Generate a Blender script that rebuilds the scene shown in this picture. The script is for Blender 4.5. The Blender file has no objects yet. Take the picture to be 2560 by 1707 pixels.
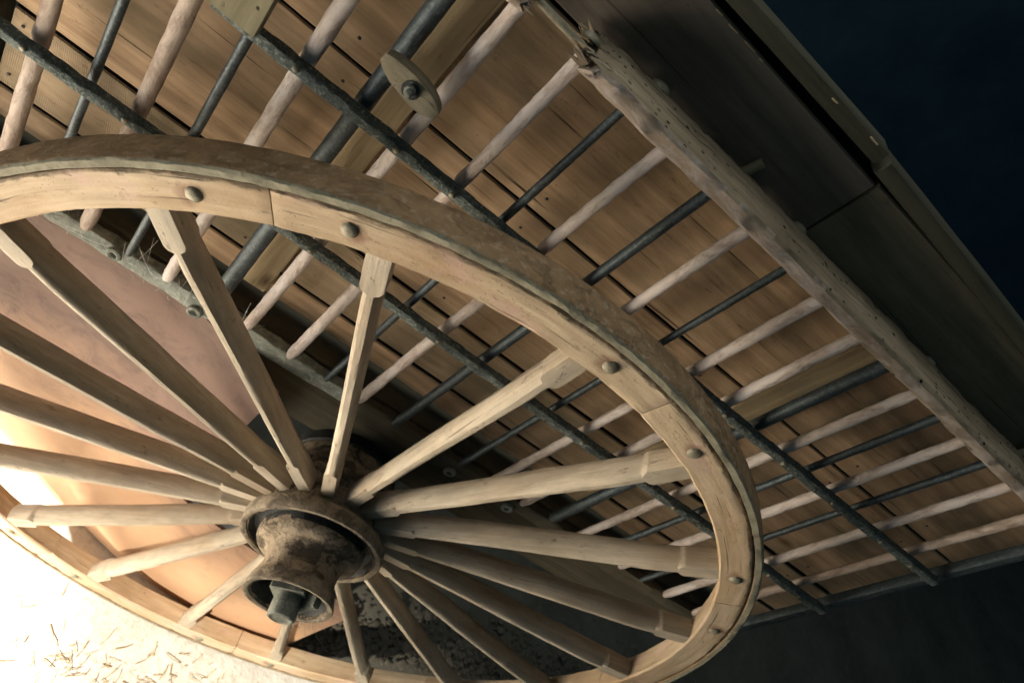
import bpy, bmesh, math, random
from mathutils import Vector, Matrix, noise
sc = bpy.context.scene
C = sc.collection
R = math.radians

# ------------------------------------------------------------------ camera
cam = bpy.data.cameras.new('camera')
co = bpy.data.objects.new('camera', cam); C.objects.link(co)
CAM = Vector((-0.29907, -0.45031, 1.51772))
co.matrix_world = Matrix(((0.75014, -0.55629, -0.35753, CAM.x),
                          (0.17659, 0.68955, -0.70238, CAM.y),
                          (0.63726, 0.46375, 0.61549, CAM.z), (0, 0, 0, 1)))
cam.sensor_width = 36; cam.lens = 24.67
cam.clip_start = 0.02; cam.clip_end = 60
cam.dof.use_dof = True; cam.dof.focus_distance = 0.72; cam.dof.aperture_fstop = 7
sc.camera = co

# ------------------------------------------------------------------ world, lamps, exposure
w = bpy.data.worlds.new('World'); sc.world = w; w.use_nodes = True
bg = w.node_tree.nodes['Background']
bg.inputs[0].default_value = (0.36, 0.62, 0.75, 1); bg.inputs[1].default_value = 0.085
sc.view_settings.view_transform = 'Standard'; sc.view_settings.look = 'None'
sc.view_settings.exposure = 0; sc.view_settings.gamma = 1

def lamp(name, kind, loc, target, energy, col, **kw):
    l = bpy.data.lights.new(name, kind); l.energy = energy; l.color = col
    for k, v in kw.items(): setattr(l, k, v)
    o = bpy.data.objects.new(name, l); C.objects.link(o)
    o.location = loc
    o.rotation_euler = (Vector(target) - Vector(loc)).to_track_quat('-Z', 'Y').to_euler()
    return o
# daylight through the low barn door on the left
lamp('door_light', 'AREA', (-1.15, -0.95, 0.28), (0.0, 0.1, 0.75), 8, (1.0, 0.98, 0.95), shape='RECTANGLE', size=0.8, size_y=0.5)
# the beam of sun that falls through the door on to the floor in front of the wheel
lamp('sun_beam', 'SPOT', (-2.5, -2.5, 2.9), (-1.06, -0.56, 0.0), 21000, (1.0, 0.94, 0.84), spot_size=R(23.4), spot_blend=1.0, shadow_soft_size=0.06)
# added weaker fill spot that spreads the bright floor beside it
lamp('floor_fill_spot', 'SPOT', (-1.7, -2.9, 2.9), (-0.08, -0.56, 0.0), 1900, (1.0, 0.92, 0.78), spot_size=R(19.5), spot_blend=0.7, shadow_soft_size=0.06)
# added overhead fill that brightens the upward faces of wheel and rail
lamp('overhead_fill', 'AREA', (-0.9, 0.45, 2.7), (-0.2, 0.1, 0.9), 14, (0.95, 0.98, 0.93), shape='RECTANGLE', size=1.0, size_y=0.7)

# ------------------------------------------------------------------ helpers
NZ = noise.noise
def link(o, parent=None): 
    C.objects.link(o)
    if parent is not None: o.parent = parent
    return o
WM = {}                                     # object name -> world matrix
def thing(name, label, cat, loc=(0, 0, 0), group=None):
    o = bpy.data.objects.new(name, None); C.objects.link(o); o.location = loc
    o.empty_display_size = 0.1
    o['label'] = label; o['category'] = cat
    if group: o['group'] = group
    WM[o.name] = Matrix.Translation(loc); return o
def put(name, me, mats, M, parent=None, label=None, kind=None):
    o = bpy.data.objects.new(name, me); C.objects.link(o)
    if mats is not None and not me.materials:
        for m in (mats if isinstance(mats, (list, tuple)) else [mats]): me.materials.append(m)
    if parent is not None:
        o.parent = parent; o.matrix_basis = WM[parent.name].inverted() @ M
    else: o.matrix_basis = M
    WM[o.name] = M.copy()
    if label: o['label'] = label
    if kind: o['kind'] = kind
    return o
def tag(o, label, cat, group=None, kind=None):
    o['label'] = label; o['category'] = cat
    if group: o['group'] = group
    if kind: o['kind'] = kind
    return o
def mk(name, V, F, G=None, smooth=True, midx=None, S=None):
    me = bpy.data.meshes.new(name); me.from_pydata(V, [], F); 
    if G is not None:
        a = me.attributes.new('gr', 'FLOAT_VECTOR', 'POINT')
        a.data.foreach_set('vector', [c for g in G for c in g])
    if S is not None:
        a = me.attributes.new('st', 'FLOAT', 'POINT'); a.data.foreach_set('value', S)
    if smooth: me.polygons.foreach_set('use_smooth', [True] * len(me.polygons))
    if midx: me.polygons.foreach_set('material_index', midx)
    bm = bmesh.new(); bm.from_mesh(me); bmesh.ops.recalc_face_normals(bm, faces=bm.faces)
    if smooth:
        for e in bm.edges:
            if len(e.link_faces) == 2 and e.calc_face_angle(0) > R(38): e.smooth = False
    bm.to_mesh(me); bm.free(); me.update(); return me
def frame(o, x, y):
    x = Vector(x).normalized(); y = Vector(y); y = (y - x * y.dot(x)).normalized(); z = x.cross(y)
    return Matrix(((x.x, y.x, z.x, o[0]), (x.y, y.y, z.y, o[1]), (x.z, y.z, z.z, o[2]), (0, 0, 0, 1)))
def rrect(w, d, b, n=2):
    out = []
    for sx, sy, a0 in ((1, 1, 0), (-1, 1, 90), (-1, -1, 180), (1, -1, 270)):
        for i in range(n + 1):
            a = R(a0 + 90 * i / n)
            out.append((sx * (w / 2 - b) + b * math.cos(a), sy * (d / 2 - b) + b * math.sin(a)))
    return out
def circ(r, n=14): return [(r * math.cos(2 * math.pi * i / n), r * math.sin(2 * math.pi * i / n)) for i in range(n)]
def fbm(p, o=3):
    s = 0; a = 1
    for i in range(o): s += a * NZ(p); p = p * 2.1; a *= .5
    return s
def sweep(name, xs, sec, amp=0.0004, fr=(20, 120), seed=0, bend=0.0, ends=0.0, smooth=True):
    """bar along local X; sec(x) -> list of (y, z); surface roughened, slightly crooked"""
    V = []; G = []; F = []; n = None; off = Vector((seed * 13.7, seed * 7.1, seed * 3.3))
    for i, x in enumerate(xs):
        s = sec(x); n = len(s)
        by = bend * NZ(Vector((x * 5, seed * 2.3, 0))); bz = bend * NZ(Vector((x * 5, 9 + seed * 2.3, 0)))
        for (a, b) in s:
            l = math.hypot(a, b) or 1e-6
            p = Vector((x * fr[0], a * fr[1], b * fr[1])) + off
            k = amp * fbm(p)
            dx = 0
            if ends and i in (0, len(xs) - 1): dx = ends * NZ(Vector((a * 300, b * 300, seed)))
            V.append((x + dx, a + a / l * k + by, b + b / l * k + bz)); G.append((x, a, b))
    for i in range(len(xs) - 1):
        for j in range(n):
            k = (j + 1) % n
            F.append((i * n + j, i * n + k, (i + 1) * n + k, (i + 1) * n + j))
    F.append(tuple(range(n))); F.append(tuple((len(xs) - 1) * n + j for j in range(n)))
    return mk(name, V, F, G, smooth)
def lin(a, b, n): return [a + (b - a) * i / n for i in range(n + 1)]
def lathe(name, prof, n=48, amp=0.0005, fr=60, seed=0, ring=False):
    """profile of (t, r): t towards the viewer = -Y"""
    V = []; F = []; G = []
    for (t, r) in prof:
        for j in range(n):
            a = 2 * math.pi * j / n
            p = Vector((r * math.cos(a), -t, r * math.sin(a)))
            k = 1 + amp / max(r, .004) * fbm(p * fr + Vector((seed, 0, 0)))
            V.append((p.x * k, p.y, p.z * k)); G.append((t, a * r, r))
    for i in range(len(prof) - 1):
        for j in range(n):
            k = (j + 1) % n; F.append((i * n + j, i * n + k, (i + 1) * n + k, (i + 1) * n + j))
    if ring:                                      # a closed hoop: join the last circle to the first
        b = (len(prof) - 1) * n
        for j in range(n):
            k = (j + 1) % n; F.append((b + j, b + k, k, j))
    else: F.append(tuple(range(n))); F.append(tuple((len(prof) - 1) * n + j for j in range(n)))
    return mk(name, V, F, G)
def dome(name, r, h, n=14, seed=0):
    V = []; F = []; rings = 4
    for i in range(rings + 1):
        a = math.pi / 2 * i / rings
        for j in range(n):
            b = 2 * math.pi * j / n; q = 1 + .08 * NZ(Vector((math.cos(b) * 2, math.sin(b) * 2, seed)))
            rr = r * math.cos(a * .97) * q
            V.append((rr * math.cos(b), rr * math.sin(b), h * math.sin(a)))
    for i in range(rings):
        for j in range(n):
            k = (j + 1) % n; F.append((i * n + j, i * n + k, (i + 1) * n + k, (i + 1) * n + j))
    F.append(tuple(rings * n + j for j in range(n))); F.append(tuple(range(n)))
    return mk(name, V, F, [(v[0], v[1], v[2]) for v in V])

# ------------------------------------------------------------------ materials
class NT:
    def __init__(s, name):
        s.m = bpy.data.materials.new(name); s.m.use_nodes = True
        s.t = s.m.node_tree; s.b = s.t.nodes['Principled BSDF']
    def n(s, t, **kw):
        x = s.t.nodes.new(t)
        for k, v in kw.items(): setattr(x, k, v)
        return x
    def l(s, a, b): s.t.links.new(a, b)
    def vec(s, kind, scale, rnd=True):
        if kind == 'gr': a = s.n('ShaderNodeAttribute', attribute_name='gr'); src = a.outputs['Vector']
        else: src = s.n('ShaderNodeTexCoord').outputs['Object']
        mp = s.n('ShaderNodeMapping'); mp.inputs['Scale'].default_value = scale
        if rnd:
            oi = s.n('ShaderNodeObjectInfo'); mu = s.n('ShaderNodeVectorMath', operation='SCALE')
            cb = s.n('ShaderNodeCombineXYZ')
            s.l(oi.outputs['Random'], cb.inputs[0]); s.l(oi.outputs['Random'], cb.inputs[1]); s.l(oi.outputs['Random'], cb.inputs[2])
            s.l(cb.outputs[0], mu.inputs[0]); mu.inputs['Scale'].default_value = 40
            s.l(mu.outputs[0], mp.inputs['Location'])
        s.l(src, mp.inputs['Vector']); return mp.outputs[0]
    def noise(s, v, sc_=1, det=4, rough=.6, dist=0):
        x = s.n('ShaderNodeTexNoise'); x.inputs['Scale'].default_value = sc_; x.inputs['Detail'].default_value = det
        x.inputs['Roughness'].default_value = rough; x.inputs['Distortion'].default_value = dist
        s.l(v, x.inputs['Vector']); return x.outputs['Fac']
    def ramp(s, f, stops):
        r = s.n('ShaderNodeValToRGB'); e = r.color_ramp.elements
        while len(e) < len(stops): e.new(0.5)
        for i, (p, c) in enumerate(stops):
            e[i].position = p; e[i].color = c if isinstance(c, (tuple, list)) else (c, c, c, 1)
        s.l(f, r.inputs[0]); return r.outputs[0]
    def mix(s, f, a, b, mode='MIX'):
        x = s.n('ShaderNodeMix', data_type='RGBA', blend_type=mode)
        for i, v in ((0, f), (6, a), (7, b)):
            if isinstance(v, (int, float)): x.inputs[i].default_value = v
            elif isinstance(v, tuple): x.inputs[i].default_value = v
            else: s.l(v, x.inputs[i])
        return x.outputs[2]
    def math(s, op, a, b):
        x = s.n('ShaderNodeMath', operation=op)
        for i, v in ((0, a), (1, b)):
            if isinstance(v, (int, float)): x.inputs[i].default_value = v
            else: s.l(v, x.inputs[i])
        return x.outputs[0]
    def bump(s, h, strength=.5, dist=.002):
        x = s.n('ShaderNodeBump'); x.inputs['Strength'].default_value = strength; x.inputs['Distance'].default_value = dist
        s.l(h, x.inputs['Height']); s.l(x.outputs[0], s.b.inputs['Normal'])
    def done(s, col, rough=.8, spec=.3, metal=0):
        if isinstance(col, tuple): s.b.inputs['Base Color'].default_value = col
        else: s.l(col, s.b.inputs['Base Color'])
        if isinstance(rough, (int, float)): s.b.inputs['Roughness'].default_value = rough
        else: s.l(rough, s.b.inputs['Roughness'])
        s.b.inputs['Specular IOR Level'].default_value = spec; s.b.inputs['Metallic'].default_value = metal
        return s.m
def c4(r, g, b): return (r, g, b, 1)

def wood(name, lo, hi, stain, stain_amt=.5, crack=.5, grain=(7, 110, 110), worm=0, knots=0, specks=.0, rough=.8, bump=.5, tint=.15, saw=0, pits=.5, rim=False, grey=0):
    t = NT(name)
    g = t.noise(t.vec('gr', grain), 1, 7, .62, .3)
    col = t.ramp(g, [(.3, c4(*lo)), (.7, c4(*hi))])
    big = t.noise(t.vec('gr', (6, 14, 14)), 1, 4, .6)
    col = t.mix(t.math('MULTIPLY', t.ramp(big, [(.42, 0), (.68, 1)]), stain_amt), col, c4(*stain))
    if grey:
        gy = t.ramp(t.noise(t.vec('gr', (11, 40, 40)), 1, 6, .68), [(.40, 0), (.66, 1)])
        col = t.mix(t.math('MULTIPLY', gy, grey), col, c4(.25, .225, .18))
    # board-to-board tone
    oi = t.n('ShaderNodeObjectInfo')
    hs = t.n('ShaderNodeHueSaturation'); t.l(col, hs.inputs['Color'])
    mr = t.n('ShaderNodeMapRange'); t.l(oi.outputs['Random'], mr.inputs[0]); mr.inputs[3].default_value = 1 - tint; mr.inputs[4].default_value = 1 + tint
    t.l(mr.outputs[0], hs.inputs['Value']); col = hs.outputs[0]
    # long dark checks
    ck = t.noise(t.vec('gr', (grain[0] * .9, grain[1] * 2.4, grain[2] * 2.4)), 1, 3, .5)
    ckm = t.ramp(ck, [(.26, 1), (.34, 0)])
    col = t.mix(t.math('MULTIPLY', ckm, crack), col, c4(lo[0] * .18, lo[1] * .17, lo[2] * .17))
    h = t.math('ADD', t.math('MULTIPLY', g, .6), t.math('MULTIPLY', ckm, -.8 * crack))
    pt_ = t.noise(t.vec('gr', (55, 130, 130)), 1, 6, .7)
    pz = t.ramp(t.noise(t.vec('ob', (11, 11, 11)), 1, 3), [(.40, 0), (.62, 1)])
    pm = t.math('MULTIPLY', t.ramp(pt_, [(.60, 0), (.72, 1)]), t.math('ADD', t.math('MULTIPLY', pz, .8), .2))
    col = t.mix(t.math('MULTIPLY', pm, pits), col, c4(lo[0] * .28, lo[1] * .25, lo[2] * .24)); h = t.math('SUBTRACT', h, t.math('MULTIPLY', pm, pits))
    if rim:
        at = t.n('ShaderNodeAttribute', attribute_name='gr'); sx = t.n('ShaderNodeSeparateXYZ'); t.l(at.outputs['Vector'], sx.inputs[0])
        ed = t.n('ShaderNodeMapRange'); t.l(sx.outputs[1], ed.inputs[0]); ed.inputs[1].default_value = .572; ed.inputs[2].default_value = .590
        em = t.ramp(t.math('ADD', t.math('MULTIPLY', ed.outputs[0], .62), t.math('MULTIPLY', t.noise(t.vec('gr', (45, 70, 70)), 1, 5, .7), .7)), [(.80, 0), (.92, 1)])
        col = t.mix(t.math('MULTIPLY', em, .75), col, c4(.13, .105, .07)); h = t.math('SUBTRACT', h, t.math('MULTIPLY', em, .5))
        sa = t.n('ShaderNodeAttribute', attribute_name='st')
        rs_ = t.ramp(t.math('ADD', sa.outputs['Fac'], t.math('MULTIPLY', t.math('SUBTRACT', t.noise(t.vec('gr', (60, 60, 60)), 1, 4), .5), 1.0)), [(.30, 0), (.75, 1)])
        col = t.mix(t.math('MULTIPLY', rs_, .8), col, c4(.22, .12, .075))
        pk = t.ramp(t.noise(t.vec('gr', (16, 30, 30)), 1, 4, .6), [(.56, 0), (.68, 1)])
        col = t.mix(t.math('MULTIPLY', pk, .45), col, c4(.60, .40, .34))
    if knots:
        vo = t.n('ShaderNodeTexVoronoi'); vo.inputs['Scale'].default_value = 1; t.l(t.vec('gr', (7, 16, 16)), vo.inputs['Vector'])
        km = t.ramp(vo.outputs['Distance'], [(.05, 1), (.16, 0)])
        col = t.mix(t.math('MULTIPLY', km, knots), col, c4(lo[0] * .3, lo[1] * .25, lo[2] * .2))
    if worm:
        vo = t.n('ShaderNodeTexVoronoi'); vo.inputs['Scale'].default_value = worm; t.l(t.vec('gr', (1, 1.2, 1.2)), vo.inputs['Vector'])
        patch = t.ramp(t.noise(t.vec('gr', (14, 30, 30)), 1, 2), [(.38, 0), (.50, 1)])
        wm = t.math('MULTIPLY', t.ramp(vo.outputs['Distance'], [(.12, 1), (.19, 0)]), patch)
        col = t.mix(wm, col, c4(.006, .005, .004)); h = t.math('SUBTRACT', h, wm)
    if saw:
        wv = t.n('ShaderNodeTexWave', bands_direction='DIAGONAL'); wv.inputs['Scale'].default_value = 1; wv.inputs['Distortion'].default_value = 3
        wv.inputs['Detail'].default_value = 2; t.l(t.vec('gr', (300, 120, 120)), wv.inputs['Vector'])
        sm = t.ramp(t.noise(t.vec('gr', (9, 20, 20)), 1, 2), [(.5, 0), (.6, 1)])
        h = t.math('ADD', h, t.math('MULTIPLY', t.math('MULTIPLY', wv.outputs['Fac'], sm), saw))
    if specks:
        sp = t.ramp(t.noise(t.vec('ob', (420, 420, 420)), 1, 1, .5), [(.70, 0), (.76, 1)])
        pt = t.ramp(t.noise(t.vec('ob', (18, 18, 18)), 1, 3), [(.45, 0), (.62, 1)])
        sp = t.math('MULTIPLY', sp, pt)
        col = t.mix(t.math('MULTIPLY', sp, specks), col, c4(.62, .58, .48)); h = t.math('ADD', h, t.math('MULTIPLY', sp, .6))
    fine = t.noise(t.vec('ob', (300, 300, 300)), 1, 3, .6)
    h = t.math('ADD', h, t.math('MULTIPLY', fine, .25))
    t.bump(h, bump, .0016)
    return t.done(col, rough, .22)

def painted(name, paint, under, amt=.5, bump=.7, rough=.65):
    t = NT(name)
    a = t.noise(t.vec('gr', (28, 70, 70)), 1, 7, .7, .4)
    f = t.noise(t.vec('gr', (60, 160, 160)), 1, 4, .6)
    msk = t.math('MULTIPLY', t.ramp(t.math('ADD', a, t.math('MULTIPLY', f, .25)), [(.55 + .2 * (.5 - amt), 0), (.74 + .2 * (.5 - amt), 1)]), .85)
    pc = t.mix(t.ramp(t.noise(t.vec('gr', (20, 40, 40)), 1, 4), [(.35, 0), (.7, 1)]), c4(*paint), c4(paint[0] * .84, paint[1] * .78, paint[2] * .74))
    uc = t.ramp(t.noise(t.vec('gr', (8, 130, 130)), 1, 5), [(.3, c4(under[0] * .5, under[1] * .45, under[2] * .4)), (.7, c4(*under))])
    col = t.mix(msk, pc, uc)
    h = t.math('ADD', t.math('MULTIPLY', msk, -.7), t.math('MULTIPLY', f, .5))
    t.bump(h, bump, .0012)
    return t.done(col, rough, .3)

def crust(name, lo, hi, pale, sc_=1.0, rough=.85, bump=1.0, dist=.002, metal=0, spec=.3, amt=.6, blot=0, bcol=(.02, .019, .017)):
    t = NT(name)
    n1 = t.noise(t.vec('ob', (60 * sc_,) * 3), 1, 6, .65)
    n2 = t.noise(t.vec('ob', (210 * sc_,) * 3), 1, 4, .6)
    col = t.ramp(n1, [(.3, c4(*lo)), (.7, c4(*hi))])
    m = t.math('MULTIPLY', t.ramp(n2, [(.52, 0), (.68, 1)]), amt)
    col = t.mix(m, col, c4(*pale))
    if blot:
        bn_ = t.noise(t.vec('ob', (26, 40, 26)), 1, 7, .68, .6)
        bm_ = t.ramp(bn_, [(.50, 0), (.57, 1)])
        col = t.mix(t.math('MULTIPLY', bm_, blot), col, c4(*bcol)); n1 = t.math('ADD', n1, t.math('MULTIPLY', bm_, .5))
    t.bump(t.math('ADD', n1, t.math('MULTIPLY', n2, .7)), bump, dist)
    return t.done(col, rough, spec, metal)

M_rim = wood('pale_rim_wood', (.42, .305, .19), (.64, .505, .345), (.36, .23, .12), .7, .7, (9, 120, 120), specks=.15, rough=.75, tint=.10, rim=True, bump=.9, grey=.15)
M_spoke = wood('spoke_wood', (.40, .33, .24), (.60, .51, .39), (.30, .215, .135), .7, .5, (7, 130, 130), specks=.25, rough=.7, tint=.2, bump=.9, pits=.9, grey=.6)
M_hub = crust('hub_wood', (.17, .125, .08), (.42, .335, .235), (.09, .07, .05), .55, .85, 1.0, .004, 0, .25, .65, .8, (.065, .050, .036))
M_board = wood('brown_board', (.235, .150, .083), (.55, .375, .225), (.15, .115, .068), .7, 1.0, (5, 70, 70), knots=.8, specks=.15, rough=.8, bump=.6, tint=.22)
M_gap = crust('joint_shade', (.010, .009, .008), (.022, .019, .016), (.03, .027, .022), 1, .95, .5, .001)
M_saw = wood('saw_marked_board', (.27, .19, .11), (.46, .33, .205), (.14, .12, .072), .8, .5, (5, 70, 70), knots=.4, rough=.8, bump=.6, tint=.1, saw=.35)
M_batten = wood('yellow_batten', (.34, .25, .14), (.58, .46, .28), (.22, .165, .095), .5, .9, (6, 120, 120), knots=1, rough=.8, bump=.6)
M_old = wood('rotten_rail_wood', (.18, .138, .088), (.37, .295, .20), (.13, .095, .062), .8, 1.0, (9, 130, 130), worm=80, specks=.6, rough=.9, bump=1.0, tint=0)
M_board_shade = wood('board_in_shade', (.135, .108, .082), (.235, .19, .145), (.10, .082, .065), .6, .5, (6, 80, 80), specks=.05, rough=.9, tint=.0)
M_cap = wood('dark_capping_wood', (.045, .043, .030), (.085, .080, .052), (.035, .033, .025), .5, .5, (6, 80, 80), specks=.1, rough=.9, tint=.05)
M_plank = wood('dim_brown_plank', (.16, .13, .085), (.29, .235, .15), (.13, .11, .075), .7, .6, (6, 90, 90), knots=.5, specks=.1, rough=.85, tint=0)
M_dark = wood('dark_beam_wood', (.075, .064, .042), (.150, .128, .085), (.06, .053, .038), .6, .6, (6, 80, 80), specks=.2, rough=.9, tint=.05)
M_toggle = wood('toggle_wood', (.22, .185, .12), (.38, .33, .225), (.15, .12, .08), .6, .7, (20, 150, 150), specks=.3, rough=.85, tint=0, bump=.9)
M_olive = wood('olive_wood', (.20, .175, .105), (.34, .30, .19), (.14, .12, .075), .5, .5, (6, 90, 90), worm=60, specks=.2, rough=.85, tint=.05)
M_rung = painted('worn_pink_paint', (.72, .645, .59), (.46, .34, .265), .28)
M_rung2 = painted('brown_worn_rung', (.58, .48, .40), (.38, .28, .21), .45)
M_lip = painted('grey_lilac_paint', (.43, .365, .315), (.30, .23, .16), .6)
M_iron = crust('blue_black_iron', (.022, .032, .036), (.066, .086, .090), (.20, .24, .23), 1.4, .5, .7, .0010, .3, .5, .35)
M_tread = crust('dusty_brown_tyre_tread', (.20, .125, .065), (.36, .235, .130), (.46, .35, .24), .6, .9, 1.0, .0018, 0, .2, .6, .2, (.15, .10, .06))
M_edge = crust('grey_tyre_edge', (.17, .155, .105), (.31, .285, .205), (.12, .10, .065), .7, .85, .9, .0015, 0, .3, .6)
M_crust = crust('dust_crusted_rail', (.055, .068, .064), (.15, .172, .155), (.42, .44, .38), 1.5, .9, 1.0, .003, 0, .2, .5)
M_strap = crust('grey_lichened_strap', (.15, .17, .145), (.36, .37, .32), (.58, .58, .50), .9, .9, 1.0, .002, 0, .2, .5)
M_rivet = crust('dull_iron_rivet', (.16, .145, .10), (.30, .27, .19), (.10, .085, .06), 2.0, .6, .6, .0008, .2, .4, .5)
M_hoop = crust('rusty_hoop', (.16, .125, .085), (.38, .31, .22), (.10, .085, .06), .9, .75, .9, .0015, .1, .3, .6, .6, (.07, .055, .04))
M_axle = crust('dusty_iron_axle', (.10, .105, .085), (.26, .265, .215), (.45, .44, .36), 1.4, .7, .9, .0012, .15, .4, .4)
M_grease_shade = crust('black_grease_shade', (.008, .009, .009), (.025, .027, .026), (.10, .10, .085), 1.2, .6, 1.0, .002, 0, .4, .2)
M_copper = crust('tan_washer', (.33, .18, .10), (.50, .31, .18), (.25, .14, .08), 1.5, .6, .5, .0008, .2, .4, .5)
M_web = NT('cobweb_silk').done(c4(.75, .73, .66), .6, .3)

# ------------------------------------------------------------------ setting: floor, ground, walls
def slab(name, x0, x1, y0, y1, z, nx, ny, amp, edge=0):
    V = []; F = []
    for i in range(nx + 1):
        for j in range(ny + 1):
            x = x0 + (x1 - x0) * i / nx; y = y0 + (y1 - y0) * j / ny
            if edge and (i in (0, nx) or j in (0, ny)):
                x += edge * NZ(Vector((x * 9, y * 9, 3))); y += edge * NZ(Vector((x * 9, y * 9, 7)))
            V.append((x, y, z + amp * fbm(Vector((x * 7, y * 7, 1.5)), 4)))
    for i in range(nx):
        for j in range(ny):
            a = i * (ny + 1) + j
            if edge and V[a][0] > .19 and V[a][1] > .030 + .02 * NZ(Vector((V[a][0] * 20, 1, 1))): continue
            F.append((a, a + ny + 1, a + ny + 2, a + 1))
    return mk(name, V, F)
def floor_mat(name, a, b, d, s):
    t = NT(name)
    n1 = t.noise(t.vec('ob', (s, s, s), False), 1, 7, .65); n2 = t.noise(t.vec('ob', (s * 12, s * 12, s * 12), False), 1, 5, .65)
    col = t.ramp(n1, [(.3, c4(*a)), (.7, c4(*b))])
    col = t.mix(t.math('MULTIPLY', t.ramp(n2, [(.50, 0), (.70, 1)]), .45), col, c4(*d))
    t.bump(t.math('ADD', n2, t.math('MULTIPLY', n1, .5)), .8, .004)
    return t.done(col, .95, .15)
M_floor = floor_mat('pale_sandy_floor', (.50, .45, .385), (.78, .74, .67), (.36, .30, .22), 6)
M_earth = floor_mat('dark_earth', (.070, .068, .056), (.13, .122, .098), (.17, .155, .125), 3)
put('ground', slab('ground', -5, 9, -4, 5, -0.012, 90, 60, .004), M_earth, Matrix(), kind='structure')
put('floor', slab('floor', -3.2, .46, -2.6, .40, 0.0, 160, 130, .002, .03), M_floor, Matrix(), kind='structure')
def box_mesh(name, x0, x1, y0, y1, z0, z1):
    V = [(x, y, z) for x in (x0, x1) for y in (y0, y1) for z in (z0, z1)]
    return mk(name, V, [(0, 1, 3, 2), (4, 6, 7, 5), (0, 4, 5, 1), (2, 3, 7, 6), (0, 2, 6, 4), (1, 5, 7, 3)], smooth=False)
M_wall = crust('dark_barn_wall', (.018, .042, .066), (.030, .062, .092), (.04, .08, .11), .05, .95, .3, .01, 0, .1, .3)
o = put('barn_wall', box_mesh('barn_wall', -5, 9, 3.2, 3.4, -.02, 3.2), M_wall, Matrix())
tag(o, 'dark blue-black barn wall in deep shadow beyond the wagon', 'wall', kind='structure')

# ------------------------------------------------------------------ the wheel
HUB = Vector((0, 0, .6))
wheel = thing('wagon_wheel', 'big dusty wooden spoked wheel with iron tyre standing on the pale floor', 'wheel', (0, 0, 0))
RI, RO, RT, WD = .549, .5884, .600, .040
JOINT = 2.0
for k in range(9):
    a0 = R(JOINT + 40 * k + .06 + .5 * math.sin(k * 3.1)); a1 = R(JOINT + 40 * (k + 1) - .06 + .5 * math.sin((k + 1) % 9 * 3.1))
    secp = []
    # cross-section (radius, y): front face at y = 0, slight chamfers
    for q in lin(RI + .0025, RO - .002, 7): secp.append((q, 0))
    secp += [(RO, .0015)] + [(RO, y) for y in lin(.01, WD - .004, 3)] + [(RO - .002, WD)]
    for q in lin(RO - .006, RI + .014, 3): secp.append((q, WD))
    secp += [(RI + .009, WD - .002)] + [(RI + .009 * y / WD, y) for y in (.032, .024, .016, .008)] + [(RI, .0025)]
    V = []; G = []; F = []; S = []; n = len(secp); nn = 60
    ra = [R(JOINT + 40 * k + q) for q in (7.3, 32.8)]
    for i in range(nn + 1):
        a = a0 + (a1 - a0) * i / nn
        for (r, y) in secp:
            p = Vector((a * 14, r * 60, y * 60 + k * 5))
            dr = .0010 * fbm(p); dy = .0008 * fbm(p + Vector((31, 0, 0)))
            if r > RO - .004 and y < .004: dy += max(0, fbm(Vector((a * 60, k * 3.3, 0)), 3) - .25) * .004   # chipped outer edge
            if y < .004 and i in (0, nn): dy += .0012
            rr = r + (dr if r < RO - .003 else min(dr, 0))
            V.append((rr * math.cos(a), y + dy, rr * math.sin(a))); G.append((a * .57 + k, r, y))
            dd = min(math.hypot((a - q) * .57, r - .5695) for q in ra); S.append(max(0, 1 - dd / .021) if y < .004 else 0)
    for i in range(nn):
        for j in range(n):
            j2 = (j + 1) % n; F.append((i * n + j, i * n + j2, (i + 1) * n + j2, (i + 1) * n + j))
    F.append(tuple(range(n))); F.append(tuple(nn * n + j for j in range(n)))
    fe = put('felloe', mk('felloe', V, F, G, S=S), M_rim, Matrix.Translation(HUB), wheel)
    if k == 0: riv = dome('rivet', .0080, .0042)
    for da in (7.3, 32.8):
        a = R(JOINT + 40 * k + da + random.Random(k * 7 + int(da)).uniform(-.6, .6)); r = .5695
        m = Matrix.Translation(HUB + Vector((r * math.cos(a), .0002, r * math.sin(a)))) @ Matrix.Rotation(R(90), 4, 'X') @ Matrix.Rotation(k * 1.3 + da, 4, 'Z')
        put('rivet', riv, M_rivet, m, fe)
# iron tyre
sec = [(RO + .0020, -.0008), (RT - .0025, -.0012), (RT - .0006, .0006)] + [(RT + .0008 * math.sin(math.pi * y / WD), y) for y in lin(.004, WD - .002, 5)] + [(RT - .001, WD + .0005), (RO + .0020, WD + .0005)] + [(RO + .0020, y) for y in (.03, .02, .01)]
V = []; F = []; MI = []; n = len(sec); nn = 420
for i in range(nn):
    a = 2 * math.pi * i / nn
    for j, (r, y) in enumerate(sec):
        p = Vector((math.cos(a) * 40, math.sin(a) * 40, y * 90 + j))
        k = .0007 * fbm(p)
        if j in (1, 2): k += .0022 * min(0, fbm(Vector((math.cos(a) * 26, math.sin(a) * 26, j)), 3))
        yy = y + (.0009 * fbm(p + Vector((9, 9, 0))) if j < 3 else 0)
        V.append(((r + k) * math.cos(a), yy, (r + k) * math.sin(a)))
for i in range(nn):
    for j in range(n):
        j2 = (j + 1) % n; i2 = (i + 1) % nn
        F.append((i * n + j, i * n + j2, i2 * n + j2, i2 * n + j)); MI.append(1 if j in (0, 1) else 0)
put('tyre', mk('tyre', V, F, None, True, MI), [M_tread, M_edge], Matrix.Translation(HUB), wheel)
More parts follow.
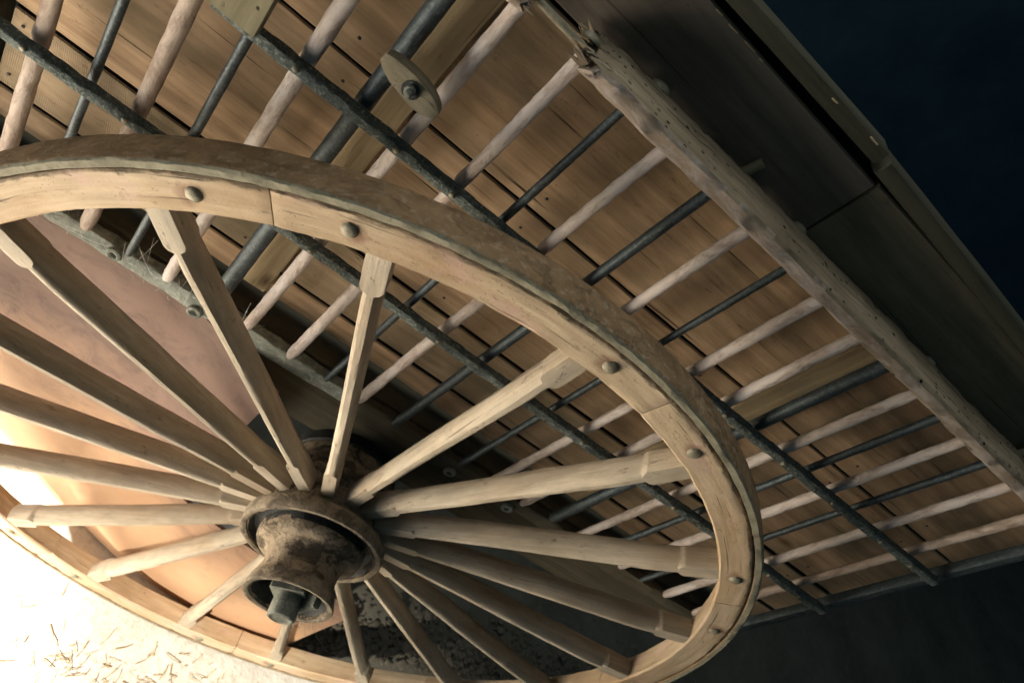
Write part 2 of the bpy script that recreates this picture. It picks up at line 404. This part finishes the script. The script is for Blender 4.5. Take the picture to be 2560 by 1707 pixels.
# spokes
SP = [91, 112.4, 133.2, 153.6, 173.5, 193, 212.5, 232, 251, 271, 290.3, 309, 329, 349, 369, 388.7, 409.4, 431.4]
def spoke_sec(x):
    # half width in plane, front y, back y
    yf = max(.0022, .0245 - (x - .11) * .062); yb = .0600 - (x - .11) * .058
    def sm(a, b, v): v = min(1, max(0, (v - a) / (b - a))); return v * v * (3 - 2 * v)
    hw = .0098 - .0026 * sm(.142, .152, x) + .0006 * sm(.25, .45, x)
    if x > .498: hw += .0042 * sm(.500, .510, x)
    wide = .0022 * sm(.15, .2, x) * (1 - sm(.48, .50, x))
    d = yb - yf
    foot = x > .503 or x < .145
    fw = hw if foot else .0052
    f = .0012 if foot else .0035
    wide = 0 if foot else .0020
    if foot and x < .145: fw = hw - .0008
    pts = [(-fw + f * .5, yf), (0, yf - .0003), (fw - f * .5, yf), (fw + (0 if foot else .0016), yf + f), (hw + wide, yf + d * .36), (hw + wide * .9, yf + d * .62), (hw * .66, yb - d * .09),
           (0, yb), (-hw * .66, yb - d * .09), (-hw - wide * .9, yf + d * .62), (-hw - wide, yf + d * .36), (-fw - (0 if foot else .0016), yf + f)]
    return pts
for i, a in enumerate(SP):
    rs = random.Random(i)
    xs = [.085, .10, .115, .13, .1405, .1435, .147, .152, .158] + lin(.17, .49, 20) + [.496, .4985, .501, .504, .507, .5095, .512, .52, .53, .54, .553]
    ar = R(a); xd = Vector((math.cos(ar), 0, math.sin(ar)))
    V0 = sweep('spoke', xs, spoke_sec, .0006, (18, 140), i, .0012)
    # section coords (a, b): a in the wheel plane, b = depth (+Y into the picture)
    m = frame(HUB, xd, Vector((0, 1, 0)).cross(xd))
    put('spoke', V0, M_spoke, m, wheel)
# hub (nave)
SLIM = Matrix.Translation(HUB) @ Matrix.Diagonal((.925, 1, .925, 1))
hub = put('hub', lathe('hub', [(-.150, .060), (-.150, .072), (-.135, .078), (-.10, .090), (-.066, .098), (-.062, .094), (-.05, .094), (-.02, .094), (-.012, .100), (.004, .101),
     (.006, .098), (.002, .0955), (-.003, .092), (-.004, .086), (-.002, .0815), (.003, .0805), (.009, .0810), (.016, .0800), (.021, .0770), (.0235, .0725), (.0240, .0670), (.0255, .0625), (.029, .0595), (.033, .0578), (.037, .0565), (.044, .0552), (.052, .0560), (.060, .0577), (.070, .0603), (.079, .0630), (.0835, .0645),
     (.0855, .0645), (.0865, .0630), (.0862, .0590), (.083, .0560), (.074, .0510), (.060, .0475), (.045, .0465), (.040, .030), (.040, .010)], 72, .0022, 38, 4), [M_hub, M_grease_shade], SLIM, wheel)
for p in hub.data.polygons:                # the greasy inside of the nose
    c = p.center
    if -c.y < .0845 and -c.y > .036 and math.hypot(c.x, c.z) < .0575 and p.normal.dot(Vector((c.x, 0, c.z)).normalized()) < .2: p.material_index = 1
    if abs(-c.y) < .0065 and .0795 < math.hypot(c.x, c.z) < .0985 and NZ(c * 30) > -.35: p.material_index = 1  # collar recess: its shadow painted in along with the grease
put('hub_hoop', lathe('hub_hoop', [(-.0125, .100), (-.0125, .1085), (-.010, .1105), (.000, .1110), (.006, .1105), (.0085, .1090), (.0090, .1050), (.0070, .1010)], 72, .0012, 50, 2, True), M_hoop, SLIM, hub)
put('nose_ring', lathe('nose_ring', [(.068, .0592), (.068, .0618), (.070, .0630), (.082, .0663), (.0865, .0672), (.0885, .0662), (.0885, .0625), (.087, .0590)], 64, .0008, 60, 6, True), M_hoop, SLIM, hub)
put('hub_hoop', lathe('hub_hoop', [(-.148, .075), (-.148, .0835), (-.120, .0905), (-.118, .087)], 64, .0010, 50, 3, True), M_grease_shade, SLIM, hub)

# ------------------------------------------------------------------ the wagon: ladder rack lined with boards
wag = thing('hay_wagon', 'old hay wagon side of pale rungs and dark rods over brown boards', 'wagon', (0, .12, 0))
XL, XR = -.60, .742
def board(x0, x1, z0, z1, y, th, mat, seed, nx=None, name='board', parent=wag, label=None, bend=.0008):
    n = nx or max(6, int((x1 - x0) / .05)); L = x1 - x0; wd = z1 - z0
    def s(x): return rrect(wd, th, .0016, 1)
    # add mid points on the wide sides for gentle cupping
    def s2(x):
        q = rrect(wd, th, .0018, 1)
        out = []
        for i in range(len(q)):
            out.append(q[i]); p = q[(i + 1) % len(q)]
            if abs(p[0] - q[i][0]) > wd * .5:
                for f in (.25, .5, .75): out.append((q[i][0] + (p[0] - q[i][0]) * f, q[i][1]))
        return out
    me = sweep(name, lin(0, L, n), s2, .0006, (6, 25), seed, bend)
    m = frame((x0, y + th / 2, (z0 + z1) / 2 - .0008 * math.sin(seed * 5)), (1, .0, .0022 * math.sin(seed * 5)), (0, 0, 1))
    o = put(name, me, [mat, M_gap], m, parent, label)
    for p in me.polygons:                         # joint shade painted black on the dirty edges
        if abs(p.normal.y) > .85: p.material_index = 1
    return o
rows = [(.800, .8410), (.8445, .9460), (.9500, 1.1392), (1.1435, 1.3085)]
for k, (z0, z1) in enumerate(rows):
    board(XL + .004 * (k % 2), XR - .003 * k, z0, z1, .1625 + .0012 * ((k * 7) % 3), .018, M_saw if k == 1 else M_board, 11 + k)
board(XL, .1035, 1.3120, 1.4005, .1625, .018, M_board_shade, 20)  # rail's shade painted into both boards above it, as darker wood
board(.1065, XR, 1.3120, 1.402, .1615, .018, M_plank, 21)
board(XL, XR, 1.335, 1.4125, .1825, .010, M_gap, 22, name='gap_shade_board')  # added black board that paints the dark gap under the capping
bn = dome('board_nail', .0019, .0007, 8)
for z in (.862, .93, .972, 1.118, 1.165, 1.285):
    for x in (-.575, -.318, -.10, .19, .47, .64):
        put('board_nail', bn, M_grease_shade, Matrix.Translation((x + .012 * math.sin(z * 90 + x * 40), .1622, z)) @ Matrix.Rotation(R(90), 4, 'X'), wag)
# capping strip, broken in two at the joint
capm = sweep('capping', lin(0, .74, 20), lambda x: rrect(.016, .030, .004, 2), .0008, (10, 50), 3, .001)
put('capping', capm, M_cap, frame((-.66, .171, 1.4095), (1, 0, .012), (0, 0, 1)), wag)
capm = sweep('capping', lin(0, .66, 20), lambda x: rrect(.017, .034, .005, 2), .0010, (10, 50), 5, .0015)
put('capping', capm, M_cap, frame((.088, .170, 1.4150), (1, 0, -.030), (0, 0, 1)), wag)
bright_sliver = sweep('bright_sliver', lin(0, .011, 4), lambda x: rrect(.0010, .0013, .0004, 1), .0005, (200, 300), 4)  # pale slivers painting light along the board top, bright specks on the capping
for k, (x, y, z) in enumerate(((-.141, .160, 1.3985), (-.122, .160, 1.3988), (-.106, .160, 1.3984), (-.086, .160, 1.399), (-.066, .160, 1.3986), (.0, .152, 1.421), (.052, .152, 1.424))):
    put('bright_sliver', bright_sliver, M_batten, frame((x, y, z), (1, .1 * (k % 2), .02 * (k % 3)), (0, 1, 0)) @ Matrix.Diagonal((.35 + .3 * ((k * 5) % 4), 1, 1, 1)), wag)
# vertical battens nailed to the boards
def vbar(name, x, y, z0, z1, w_, d_, mat, seed, b=.002, amp=.0006, label=None, parent=wag, n=None, lean=0):
    L = z1 - z0
    me = sweep(name, lin(0, L, n or max(6, int(L / .03))), lambda q: rrect(w_, d_, b, 2), amp, (14, 90), seed, .0008)
    return put(name, me, mat, frame((x, y, z0), (lean, 0, 1), (1, 0, 0)), parent, label)
vbar('batten', -.2695, .1545, .815, 1.306, .0330, .014, M_batten, 31)
vbar('batten', .2830, .1540, .815, 1.306, .0480, .014, M_batten, 32, label='yellowish upright batten with dark splits, at the right')
vbar('end_post_or_shade', .676, .118, .70, 1.31, .016, .016, M_iron, 33, .004)  # thin dark strip that also paints the post's shadow line
vbar('end_post_or_shade', -.628, .168, .78, 1.39, .040, .045, M_dark, 34, .004)
# rungs (wooden) and rods (iron)
def rung(x, z0, z1, r, mat, seed, y=.115, name='rung', amp=.0008, n=16):
    tip = .012
    def s(q):
        f = 1 if q > tip else .72 + .28 * q / tip
        return circ(r * f * (1 + .05 * math.sin(q * 9 + seed)), n)
    L = z1 - z0
    me = sweep(name, [0, .003, .007, .012] + lin(.02, L, int(L / .005)), s, amp, (75, 170), seed, .0009)
    return put(name, me, mat, frame((x, y, z0), (0, 0, 1), (1, 0, 0)), wag)
RUNGS = [(-.546, .0083, 2), (-.450, .0084, 2), (-.350, .0078, 1), (-.245, .0072, 1), (-.181, .0071, 1), (-.075, .0068, 1), (.039, .0066, 1), (.152, .0066, 1), (.2155, .0064, 1), (.324, .0064, 1), (.424, .0064, 1), (.529, .0064, 1), (.600, .0064, 2)]
for i, (x, r, kd) in enumerate(RUNGS):
    rung(x, .778, 1.320, r, M_rung if kd == 1 else M_rung2, 40 + i)
RODS = [(-.497, .0050), (-.399, .0049), (-.126, .0046), (-.0145, .0062), (.0985, .0044), (.374, .0050), (.475, .0046)]
for i, (x, r) in enumerate(RODS):
    rung(x, .775, 1.320, r, M_iron, 60 + i, .116, 'iron_rod', .0003, 12)
rung(-.2925, .785, 1.345, .0094, M_iron, 70, .116, 'iron_rod', .0004, 16)['label'] = 'thickest iron rod, passing behind the oval toggle'
rung(.270, .785, 1.320, .0080, M_iron, 71, .1165, 'iron_rod', .0004, 16)
# rough horizontal strips nailed across the rungs
def strip(x0, x1, z, y, w_, d_, mat, seed, name='cross_strip', amp=.0013, label=None):
    me = sweep(name, lin(0, x1 - x0, int((x1 - x0) / .006)), lambda q: rrect(w_, d_, .003, 2), amp, (60, 200), seed, .0015)
    return put(name, me, mat, frame((x0, y, z), (1, 0, 0), (0, 0, 1)), wag, label)
s1 = strip(-.72, .660, .9745, .0995, .0125, .013, M_crust, 81, label='lower dust-crusted strip across the rungs')
s2 = strip(-.43, .660, 1.142, .1005, .0125, .0135, M_crust, 82, label='upper dust-crusted strip, starting under the square plate')
nail = dome('nail', .0036, .0022, 10)
for s_, z in ((s1, .9745), (s2, 1.142)):
    for (x, r, kd) in RUNGS:
        if s_ is s2 and x < -.36: continue
        put('nail', nail, M_rivet, Matrix.Translation((x - .002, .0925, z + .001)) @ Matrix.Rotation(R(90), 4, 'X'), s_)
# top rail: rotten flat rail, broken off; the stub of its other half at the left
def rail_sec(seed):
    def s(x):
        eat = max(0, fbm(Vector((x * 34, seed, 0)), 4) - .02) * .020; eat2 = max(0, fbm(Vector((x * 40, seed + 5, 0)), 4) - .05) * .010
        hw = .0345; ht = .0085
        return [(-hw + .002, -ht), (-hw - .000, -ht + .003), (-hw, ht - .004), (-hw + .003 + eat2, ht - .0005)] + [(q, ht + .0003 * math.sin(q * 400)) for q in (-.024, -.015, -.006, .003, .012, .021)] + \
               [(hw - .006 - eat, ht - .0004), (hw - .002 - eat, ht - .003), (hw - .001 - eat * .7, -ht + .002), (hw - .004, -ht), (.012, -ht), (-.012, -ht)]
    return s
def rail(x0, x1, seed, torn0=0, torn1=0, label=None):
    L = x1 - x0
    me = sweep('top_rail', lin(0, L, int(L / .006)), rail_sec(seed), .0020, (40, 150), seed, .003)
    for v in me.vertices:                         # ragged broken ends
        a = v.co.y; b = v.co.z
        if torn0 and v.co.x < .05:
            k = torn0 * (.5 + fbm(Vector((a * 90, b * 160, seed)), 3)); f = 1 - v.co.x / .05
            v.co.x += k * f; v.co.z -= .006 * f * (b > 0) * (1 + NZ(Vector((a * 200, v.co.x * 200, 2))))
        if torn1 and v.co.x > L - .05:
            k = torn1 * (.5 + fbm(Vector((a * 90, b * 160, seed)), 3)); f = 1 - (L - v.co.x) / .05
            v.co.x -= k * f; v.co.z -= .006 * f * (b > 0) * (1 + NZ(Vector((a * 200, v.co.x * 200, 4))))
    for p in me.polygons:                         # remains of pale paint on the front edge
        if sum(me.vertices[i].co.y for i in p.vertices) / len(p.vertices) < -.0325 and len(p.vertices) == 4: p.material_index = 1
    return put('top_rail', me, [M_old, M_lip], frame((x0, .1235, 1.3195), (1, 0, 0), (0, 1, 0)), wag, label)
r1 = rail(-.200, .76, 91, torn0=.034, label='worm-eaten top rail with a splintered end')
r0 = rail(-.70, -.236, 92, torn1=.024, label='stub of the broken top rail at the top edge')
def splinters(parent, x, sgn, n, seed):
    rs = random.Random(seed)
    V = []; F = []; G = []
    for i in range(n):
        y = .1235 + rs.uniform(-.032, .03); z = 1.3195 + rs.uniform(-.008, .007); L = rs.uniform(.001, .009); r = rs.uniform(.0016, .0038)
        d = Vector((-sgn, rs.uniform(-.35, .35), rs.uniform(-.2, .45))).normalized(); u = d.orthogonal().normalized(); v = d.cross(u)
        p = Vector((x + sgn * .012, y, z)); b = len(V)
        for q in range(4):
            a = q * math.pi / 2; V.append(tuple(p + (u * math.cos(a) + v * math.sin(a)) * r)); G.append((0, y, z))
        V.append(tuple(p + d * (L + .012) + u * rs.uniform(-.002, .002))); G.append((L, y, z))
        F += [(b, b + 1, b + 4), (b + 1, b + 2, b + 4), (b + 2, b + 3, b + 4), (b + 3, b, b + 4), (b, b + 3, b + 2, b + 1)]
    me = mk('splinter', V, F, G, False)
    o_ = put('splinters', me, M_old, Matrix(), parent); o_['kind'] = 'stuff'
splinters(r1, -.192, 1, 22, 5); splinters(r0, -.242, -1, 16, 6)
# heads of pegs and rivets on the rail
pegm = dome('peg', .0105, .006, 12, 3)
for x, y, z, s_ in ((-.186, .117, 1.326, .85), (-.105, .156, 1.325, 1.0), (.096, .158, 1.325, .9), (.33, .155, 1.3255, .8)):
    put('peg', pegm, M_rivet, Matrix.Translation((x, y, z)) @ Matrix.Rotation(R(-18), 4, 'X') @ Matrix.Scale(s_, 4), r1)
for x, y, h in ((.010, .158, .022), (.525, .150, .030)):
    me = sweep('peg', lin(0, h, 4), lambda q: circ(.0052, 10), .0006, (40, 120), 7)
    put('peg', me, M_olive, frame((x, y, 1.322), (.25, .1, 1), (1, 0, 0)), r1)
me = sweep('iron_rod', lin(0, .07, 10), lambda q: circ(.0032, 10), .0004, (40, 200), 9)
put('iron_rod', me, M_rivet, frame((-.245, .108, 1.322), (1, 0, -.03), (0, 1, 0)), wag, 'thin bare rod bridging the broken top rail')
# square plate nailed on at the top edge
pl = vbar('corner_plate', -.437, .0800, 1.1545, 1.36, .098, .016, M_olive, 36, .0015, .0005)
put('nail', nail, M_iron, Matrix.Translation((-.415, .0715, 1.185)) @ Matrix.Rotation(R(90), 4, 'X'), pl)
# oval wooden toggle on a bolt
prof = []; V = []; F = []; G = []
TL = [(-.0365, .0030), (-.0358, .0055), (-.032, .0080), (-.026, .0108), (-.017, .0134), (-.006, .0151), (.006, .0156), (.016, .0146), (.025, .0118), (.0315, .0082), (.0350, .0052), (.0360, .0025)]
for (x, hw) in TL:
    x *= .86; hw *= .80
    th = .0078 * min(1, .55 + hw * 30)
    for (a, b) in [(-1, -.6), (-.93, -1), (-.5, -1.06), (0, -1.1), (.5, -1.06), (.93, -1), (1, -.6), (1, .8), (.9, 1), (-.9, 1), (-1, .8)]:
        k = .0006 * fbm(Vector((x * 70, a * 3, b * 2)))
        V.append((x, a * hw + k, b * th + k)); G.append((x, a * hw, b * th))
n = 11
for i in range(len(TL) - 1):
    for j in range(n):
        j2 = (j + 1) % n; F.append((i * n + j, i * n + j2, (i + 1) * n + j2, (i + 1) * n + j))
F.append(tuple(range(n))); F.append(tuple((len(TL) - 1) * n + j for j in range(n)))
TO = Vector((-.2715, .0850, 1.2085)); ta = R(-10)
# local x along the toggle, local y in plane, local z = into the picture (+Y): -z faces the viewer
tm = frame(TO, (math.cos(ta), 0, math.sin(ta)), (math.sin(ta), 0, -math.cos(ta)))
tg = put('toggle', mk('toggle', V, F, G), M_toggle, tm, wag, 'oval wooden turn toggle with a bolt through it')
rec = lathe('bolt_recess', [(0, .0078), (.0008, .0082), (.0012, .0070), (.0006, .003)], 20, .0002)
put('washer', rec, M_grease_shade, Matrix.Translation((TO.x + .001, .0770, TO.z)), tg)
bolt = lathe('bolt', [(0, .0052), (.0035, .0050), (.0040, .0034), (.0085, .0032), (.0098, .0022), (.0100, .0006)], 8, .0003, 200)
put('bolt', bolt, M_axle, Matrix.Translation((TO.x + .001, .0760, TO.z)), tg)
# bottom beam with the lichened strap on its front edge
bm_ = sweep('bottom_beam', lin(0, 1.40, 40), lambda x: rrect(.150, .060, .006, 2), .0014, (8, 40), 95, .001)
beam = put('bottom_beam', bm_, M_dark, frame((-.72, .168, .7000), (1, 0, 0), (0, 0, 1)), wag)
def strap_sec(x):
    return rrect(.030 + .004 * math.sin(x * 17), .016, .003, 2)
stm = sweep('strap', lin(0, .634, 100), strap_sec, .0022, (40, 120), 97, .0022)
st = put('strap', stm, M_strap, frame((-.71, .1265, .7600), (1, 0, 0), (0, 0, 1)), wag, 'grey lichened strap along the front of the bottom beam')
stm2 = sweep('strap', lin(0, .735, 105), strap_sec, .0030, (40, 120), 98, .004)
put('strap', stm2, M_dark, frame((-.074, .1265, .7580), (1, 0, .004), (0, 0, 1)), wag, 'darker right half of the front strap')  # dimmer light on this half painted in as darker wood
lugm = lathe('lug', [(-.004, .010), (.004, .0125), (.007, .0115), (.0085, .0085), (.0075, .0055), (.001, .0045), (.000, .001)], 22, .0012, 120, 3)
for x in (-.412, -.304, .10, .21):
    put('lug', lugm, M_strap, Matrix.Translation((x, .1185, .760 + (.002 if x == -.412 else -.010))) @ Matrix.Scale(.78, 4), st)
# axle end in the hub
ax = put('axle', lathe('axle', [(-.32, .030), (-.15, .030), (.03, .0200), (.070, .0170), (.080, .0170), (.0815, .0182), (.108, .0186), (.1118, .0176), (.1128, .0150), (.1116, .0128), (.1110, .0085), (.1116, .0060), (.1108, .0025)], 40, .0012, 90, 8), M_axle, Matrix.Translation(HUB), wag)
put('washer', lathe('washer', [(.050, .016), (.050, .0405), (.056, .0400), (.057, .016)], 40, .0012, 60, 9, True), M_copper, Matrix.Translation(HUB), ax)
put('nut', sweep('nut', lin(0, .020, 4), lambda x: rrect(.047, .047, .003, 1), .0006, (60, 120), 14), M_axle, frame(HUB + Vector((0, -.062, 0)), (0, -1, 0), (.8, 0, .6)), ax)
pin = sweep('linchpin', lin(-.022, .030, 12), lambda x: rrect(.030, .010, .0015, 1), .0006, (40, 120), 10)
put('linchpin', pin, M_axle, frame(HUB + Vector((.020, -.080, .006)), (.25, 0, 1), (0, 1, 0)), ax)
put('axle_block', sweep('axle_block', lin(0, 1.0, 20), lambda x: rrect(.11, .10, .01, 2), .002, (8, 30), 12), M_dark, frame((0, .19, .60), (0, 1, 0), (1, 0, 0)), wag)

# ------------------------------------------------------------------ salmon panel behind the lower left spokes
PB = [(-1.2, .1300), (-.42, .1300), (-.30, .1270), (-.16, .0800), (-.07, .0620), (.06, .0490), (.25, .0490)]
def pan_y(x):
    for (x0, y0), (x1, y1) in zip(PB, PB[1:]):
        if x <= x1: return y0 + (y1 - y0) * (x - x0) / (x1 - x0)
    return PB[-1][1]
def panel():
    nx, nz = 60, 48; x0, x1 = -1.05, .215; V = []; F = []; idx = {}
    for s_ in (0, 1):
        for i in range(nx + 1):
            for j in range(nz + 1):
                x = x0 + (x1 - x0) * i / nx; z = .003 + .737 * j / nz
                if x < -.305: z0 = min(.60, (-.305 - x) * 1.15); z = z0 + .003 + (.737 - z0) * j / nz
                y = pan_y(x)
                y += .0035 * NZ(Vector((x * 4, z * 4, 2))) + .006 * s_
                idx[s_, i, j] = len(V); V.append((x, y, z))
    def keep(i, j):
        x = x0 + (x1 - x0) * (i + .5) / nx; z = .003 + .737 * (j + .5) / nz
        if x > -.158 and z > .36: return False
        return True
    for i in range(nx):
        for j in range(nz):
            if not keep(i, j): continue
            for s_ in (0, 1):
                q = [idx[s_, i, j], idx[s_, i + 1, j], idx[s_, i + 1, j + 1], idx[s_, i, j + 1]]
                F.append(tuple(q if s_ == 0 else q[::-1]))
            for (di, dj, e) in ((-1, 0, ((0, 0), (0, 1))), (1, 0, ((1, 1), (1, 0))), (0, -1, ((1, 0), (0, 0))), (0, 1, ((0, 1), (1, 1)))):
                a, b = i + di, j + dj
                if 0 <= a < nx and 0 <= b < nz and keep(a, b): continue
                (p, q), (r_, s2_) = e
                F.append((idx[0, i + p, j + q], idx[0, i + r_, j + s2_], idx[1, i + r_, j + s2_], idx[1, i + p, j + q]))
    return mk('panel', V, F)
t = NT('salmon_paint')
n1 = t.noise(t.vec('ob', (4, 4, 4), False), 1, 5, .6); n2 = t.noise(t.vec('ob', (17, 17, 24), False), 1, 9, .72, .8)
col = t.ramp(n1, [(.35, c4(.50, .305, .18)), (.7, c4(.60, .385, .235))])
# mottled mauve-brown weathering; its fade from the lower left also paints the light
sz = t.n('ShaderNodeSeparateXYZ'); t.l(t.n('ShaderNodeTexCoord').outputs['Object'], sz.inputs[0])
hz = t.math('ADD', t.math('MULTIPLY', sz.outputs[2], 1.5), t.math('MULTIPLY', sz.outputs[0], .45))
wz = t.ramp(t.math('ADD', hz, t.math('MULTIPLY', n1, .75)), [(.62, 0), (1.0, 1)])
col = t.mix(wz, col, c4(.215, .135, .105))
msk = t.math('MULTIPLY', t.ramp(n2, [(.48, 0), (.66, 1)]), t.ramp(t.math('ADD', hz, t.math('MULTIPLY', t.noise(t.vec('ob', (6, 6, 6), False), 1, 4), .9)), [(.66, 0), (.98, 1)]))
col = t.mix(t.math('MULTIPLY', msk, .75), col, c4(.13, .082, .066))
t.bump(t.math('ADD', n1, t.math('MULTIPLY', n2, .5)), .6, .004)
M_salmon = t.done(col, .7, .25)
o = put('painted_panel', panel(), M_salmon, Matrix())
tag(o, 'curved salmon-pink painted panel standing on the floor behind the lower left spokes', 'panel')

# ------------------------------------------------------------------ rubble, straw, cobwebs
def rubble():
    rs = random.Random(3); V = []; F = []
    bmi = bmesh.new(); bmesh.ops.create_icosphere(bmi, subdivisions=1, radius=1)
    base = [v.co.copy() for v in bmi.verts]; faces = [tuple(v.index for v in f.verts) for f in bmi.faces]; bmi.free()
    for i in range(1900):
        x = rs.uniform(.20, 1.3); y = .075 + (x - .25) * .20 + abs(rs.gauss(0, .075)); s_ = rs.uniform(.0022, .0062) * (2.2 if rs.random() < .07 else 1)
        if y < .05: continue
        z = -.008 + .03 * max(0, fbm(Vector((x * 14, y * 14, 0)), 2) + .3) + rs.uniform(0, .004); b = len(V); rot = Matrix.Rotation(rs.uniform(0, 6), 3, 'Z') @ Matrix.Rotation(rs.uniform(-.5, .5), 3, 'X')
        sx, sy, sz = rs.uniform(.8, 1.4), rs.uniform(.7, 1.1), rs.uniform(.3, .55)
        for v in base:
            k = 1 + .28 * fbm(v * 1.7 + Vector((i * 3.1, 0, 0)), 2); p = rot @ Vector((v.x * sx, v.y * sy, v.z * sz)) * s_ * k
            V.append((p.x + x, p.y + y, p.z + z))
        F += [tuple(q + b for q in f) for f in faces]
    return mk('rubble', V, F)
M_stone = crust('grey_rubble_stone', (.075, .064, .049), (.125, .110, .086), (.19, .175, .145), .6, .95, .8, .002, 0, .2, .4)
o = put('rubble', rubble(), M_stone, Matrix()); tag(o, 'loose grey rubble on the dark ground under the wagon', 'rubble', kind='stuff')
def straw():
    rs = random.Random(8); V = []; F = []
    for i in range(560):
        x = rs.uniform(-.9, .42); y = rs.uniform(-.75, .06)
        if i > 420: x = rs.gauss(.02, .13); y = -.085 + rs.gauss(0, .045)
        if i > 530: x = -.10 + rs.gauss(0, .04); y = -.11 + rs.gauss(0, .018)
        if y > -.02: continue
        x = x; y = y; L = rs.uniform(.006, .035) ; a = rs.uniform(0, 6.3); r = rs.uniform(.0004, .0011)
        d = Vector((math.cos(a), math.sin(a), rs.uniform(-.1, .12))); u = d.orthogonal().normalized(); v = d.cross(u).normalized(); b = len(V)
        for k in range(3):
            p = Vector((x, y, .003)) + d * L * k / 2 + v * (.12 * L if k == 1 else 0)
            for q in range(3): V.append(tuple(p + (u * math.cos(q * 2.1) + v * math.sin(q * 2.1)) * r))
        for k in range(2):
            for q in range(3): F.append((b + k * 3 + q, b + k * 3 + (q + 1) % 3, b + k * 3 + 3 + (q + 1) % 3, b + k * 3 + 3 + q))
    return mk('straw', V, F)
M_straw = crust('straw', (.30, .215, .11), (.50, .39, .22), (.2, .14, .07), .4, .8, .2, .001, 0, .3, .4)
o = put('straw', straw(), M_straw, Matrix()); tag(o, 'bits of straw strewn on the pale floor', 'straw', kind='stuff')
def web(name, lines, label):
    V = []; F = []; c = sum((Vector(l[0]) for l in lines), Vector()) / len(lines)
    for k, (a, b, sag, r) in enumerate(lines):
        a = Vector(a); b = Vector(b); d = (b - a).normalized(); u = d.orthogonal().normalized(); v = d.cross(u); o_ = len(V); n = 7
        for i in range(n):
            f = i / (n - 1); p = a.lerp(b, f) - Vector((0, 0, sag * 4 * f * (1 - f))) - c
            for q in range(3): V.append(tuple(p + (u * math.cos(q * 2.09) + v * math.sin(q * 2.09)) * r))
        for i in range(n - 1):
            for q in range(3): F.append((o_ + i * 3 + q, o_ + i * 3 + (q + 1) % 3, o_ + i * 3 + 3 + (q + 1) % 3, o_ + i * 3 + 3 + q))
    o = put(name, mk(name, V, F), M_web, Matrix.Translation(c)); return tag(o, label, 'cobweb')
rs = random.Random(12); L = []
for i in range(16):
    a = R(rs.uniform(295, 335)); p = (.058 * math.cos(a), -.087, .6 + .058 * math.sin(a)); q = (p[0] + rs.uniform(-.02, .03), -.09 + rs.uniform(-.012, .012), p[2] - rs.uniform(.006, .04))
    L.append((p, q, .004, .00020))
for i in range(6):
    a = R(rs.uniform(270, 330)); L.append(((.012, -.106, .6 - .013), (.058 * math.cos(a), -.087, .6 + .058 * math.sin(a)), .003, .00025))
web('cobweb', L, 'dusty cobweb hanging from the open nose of the wheel hub')
L = []
for i in range(26):
    x = rs.uniform(-.50, -.24); L.append(((x, .112, .768 + rs.uniform(-.02, .01)), (x + rs.uniform(-.05, .05), .112 + rs.uniform(-.01, .03), .77 + rs.uniform(-.04, .05)), .004, .00022))
web('cobweb', L, 'cobweb threads along the grey strap behind the upper left spokes')
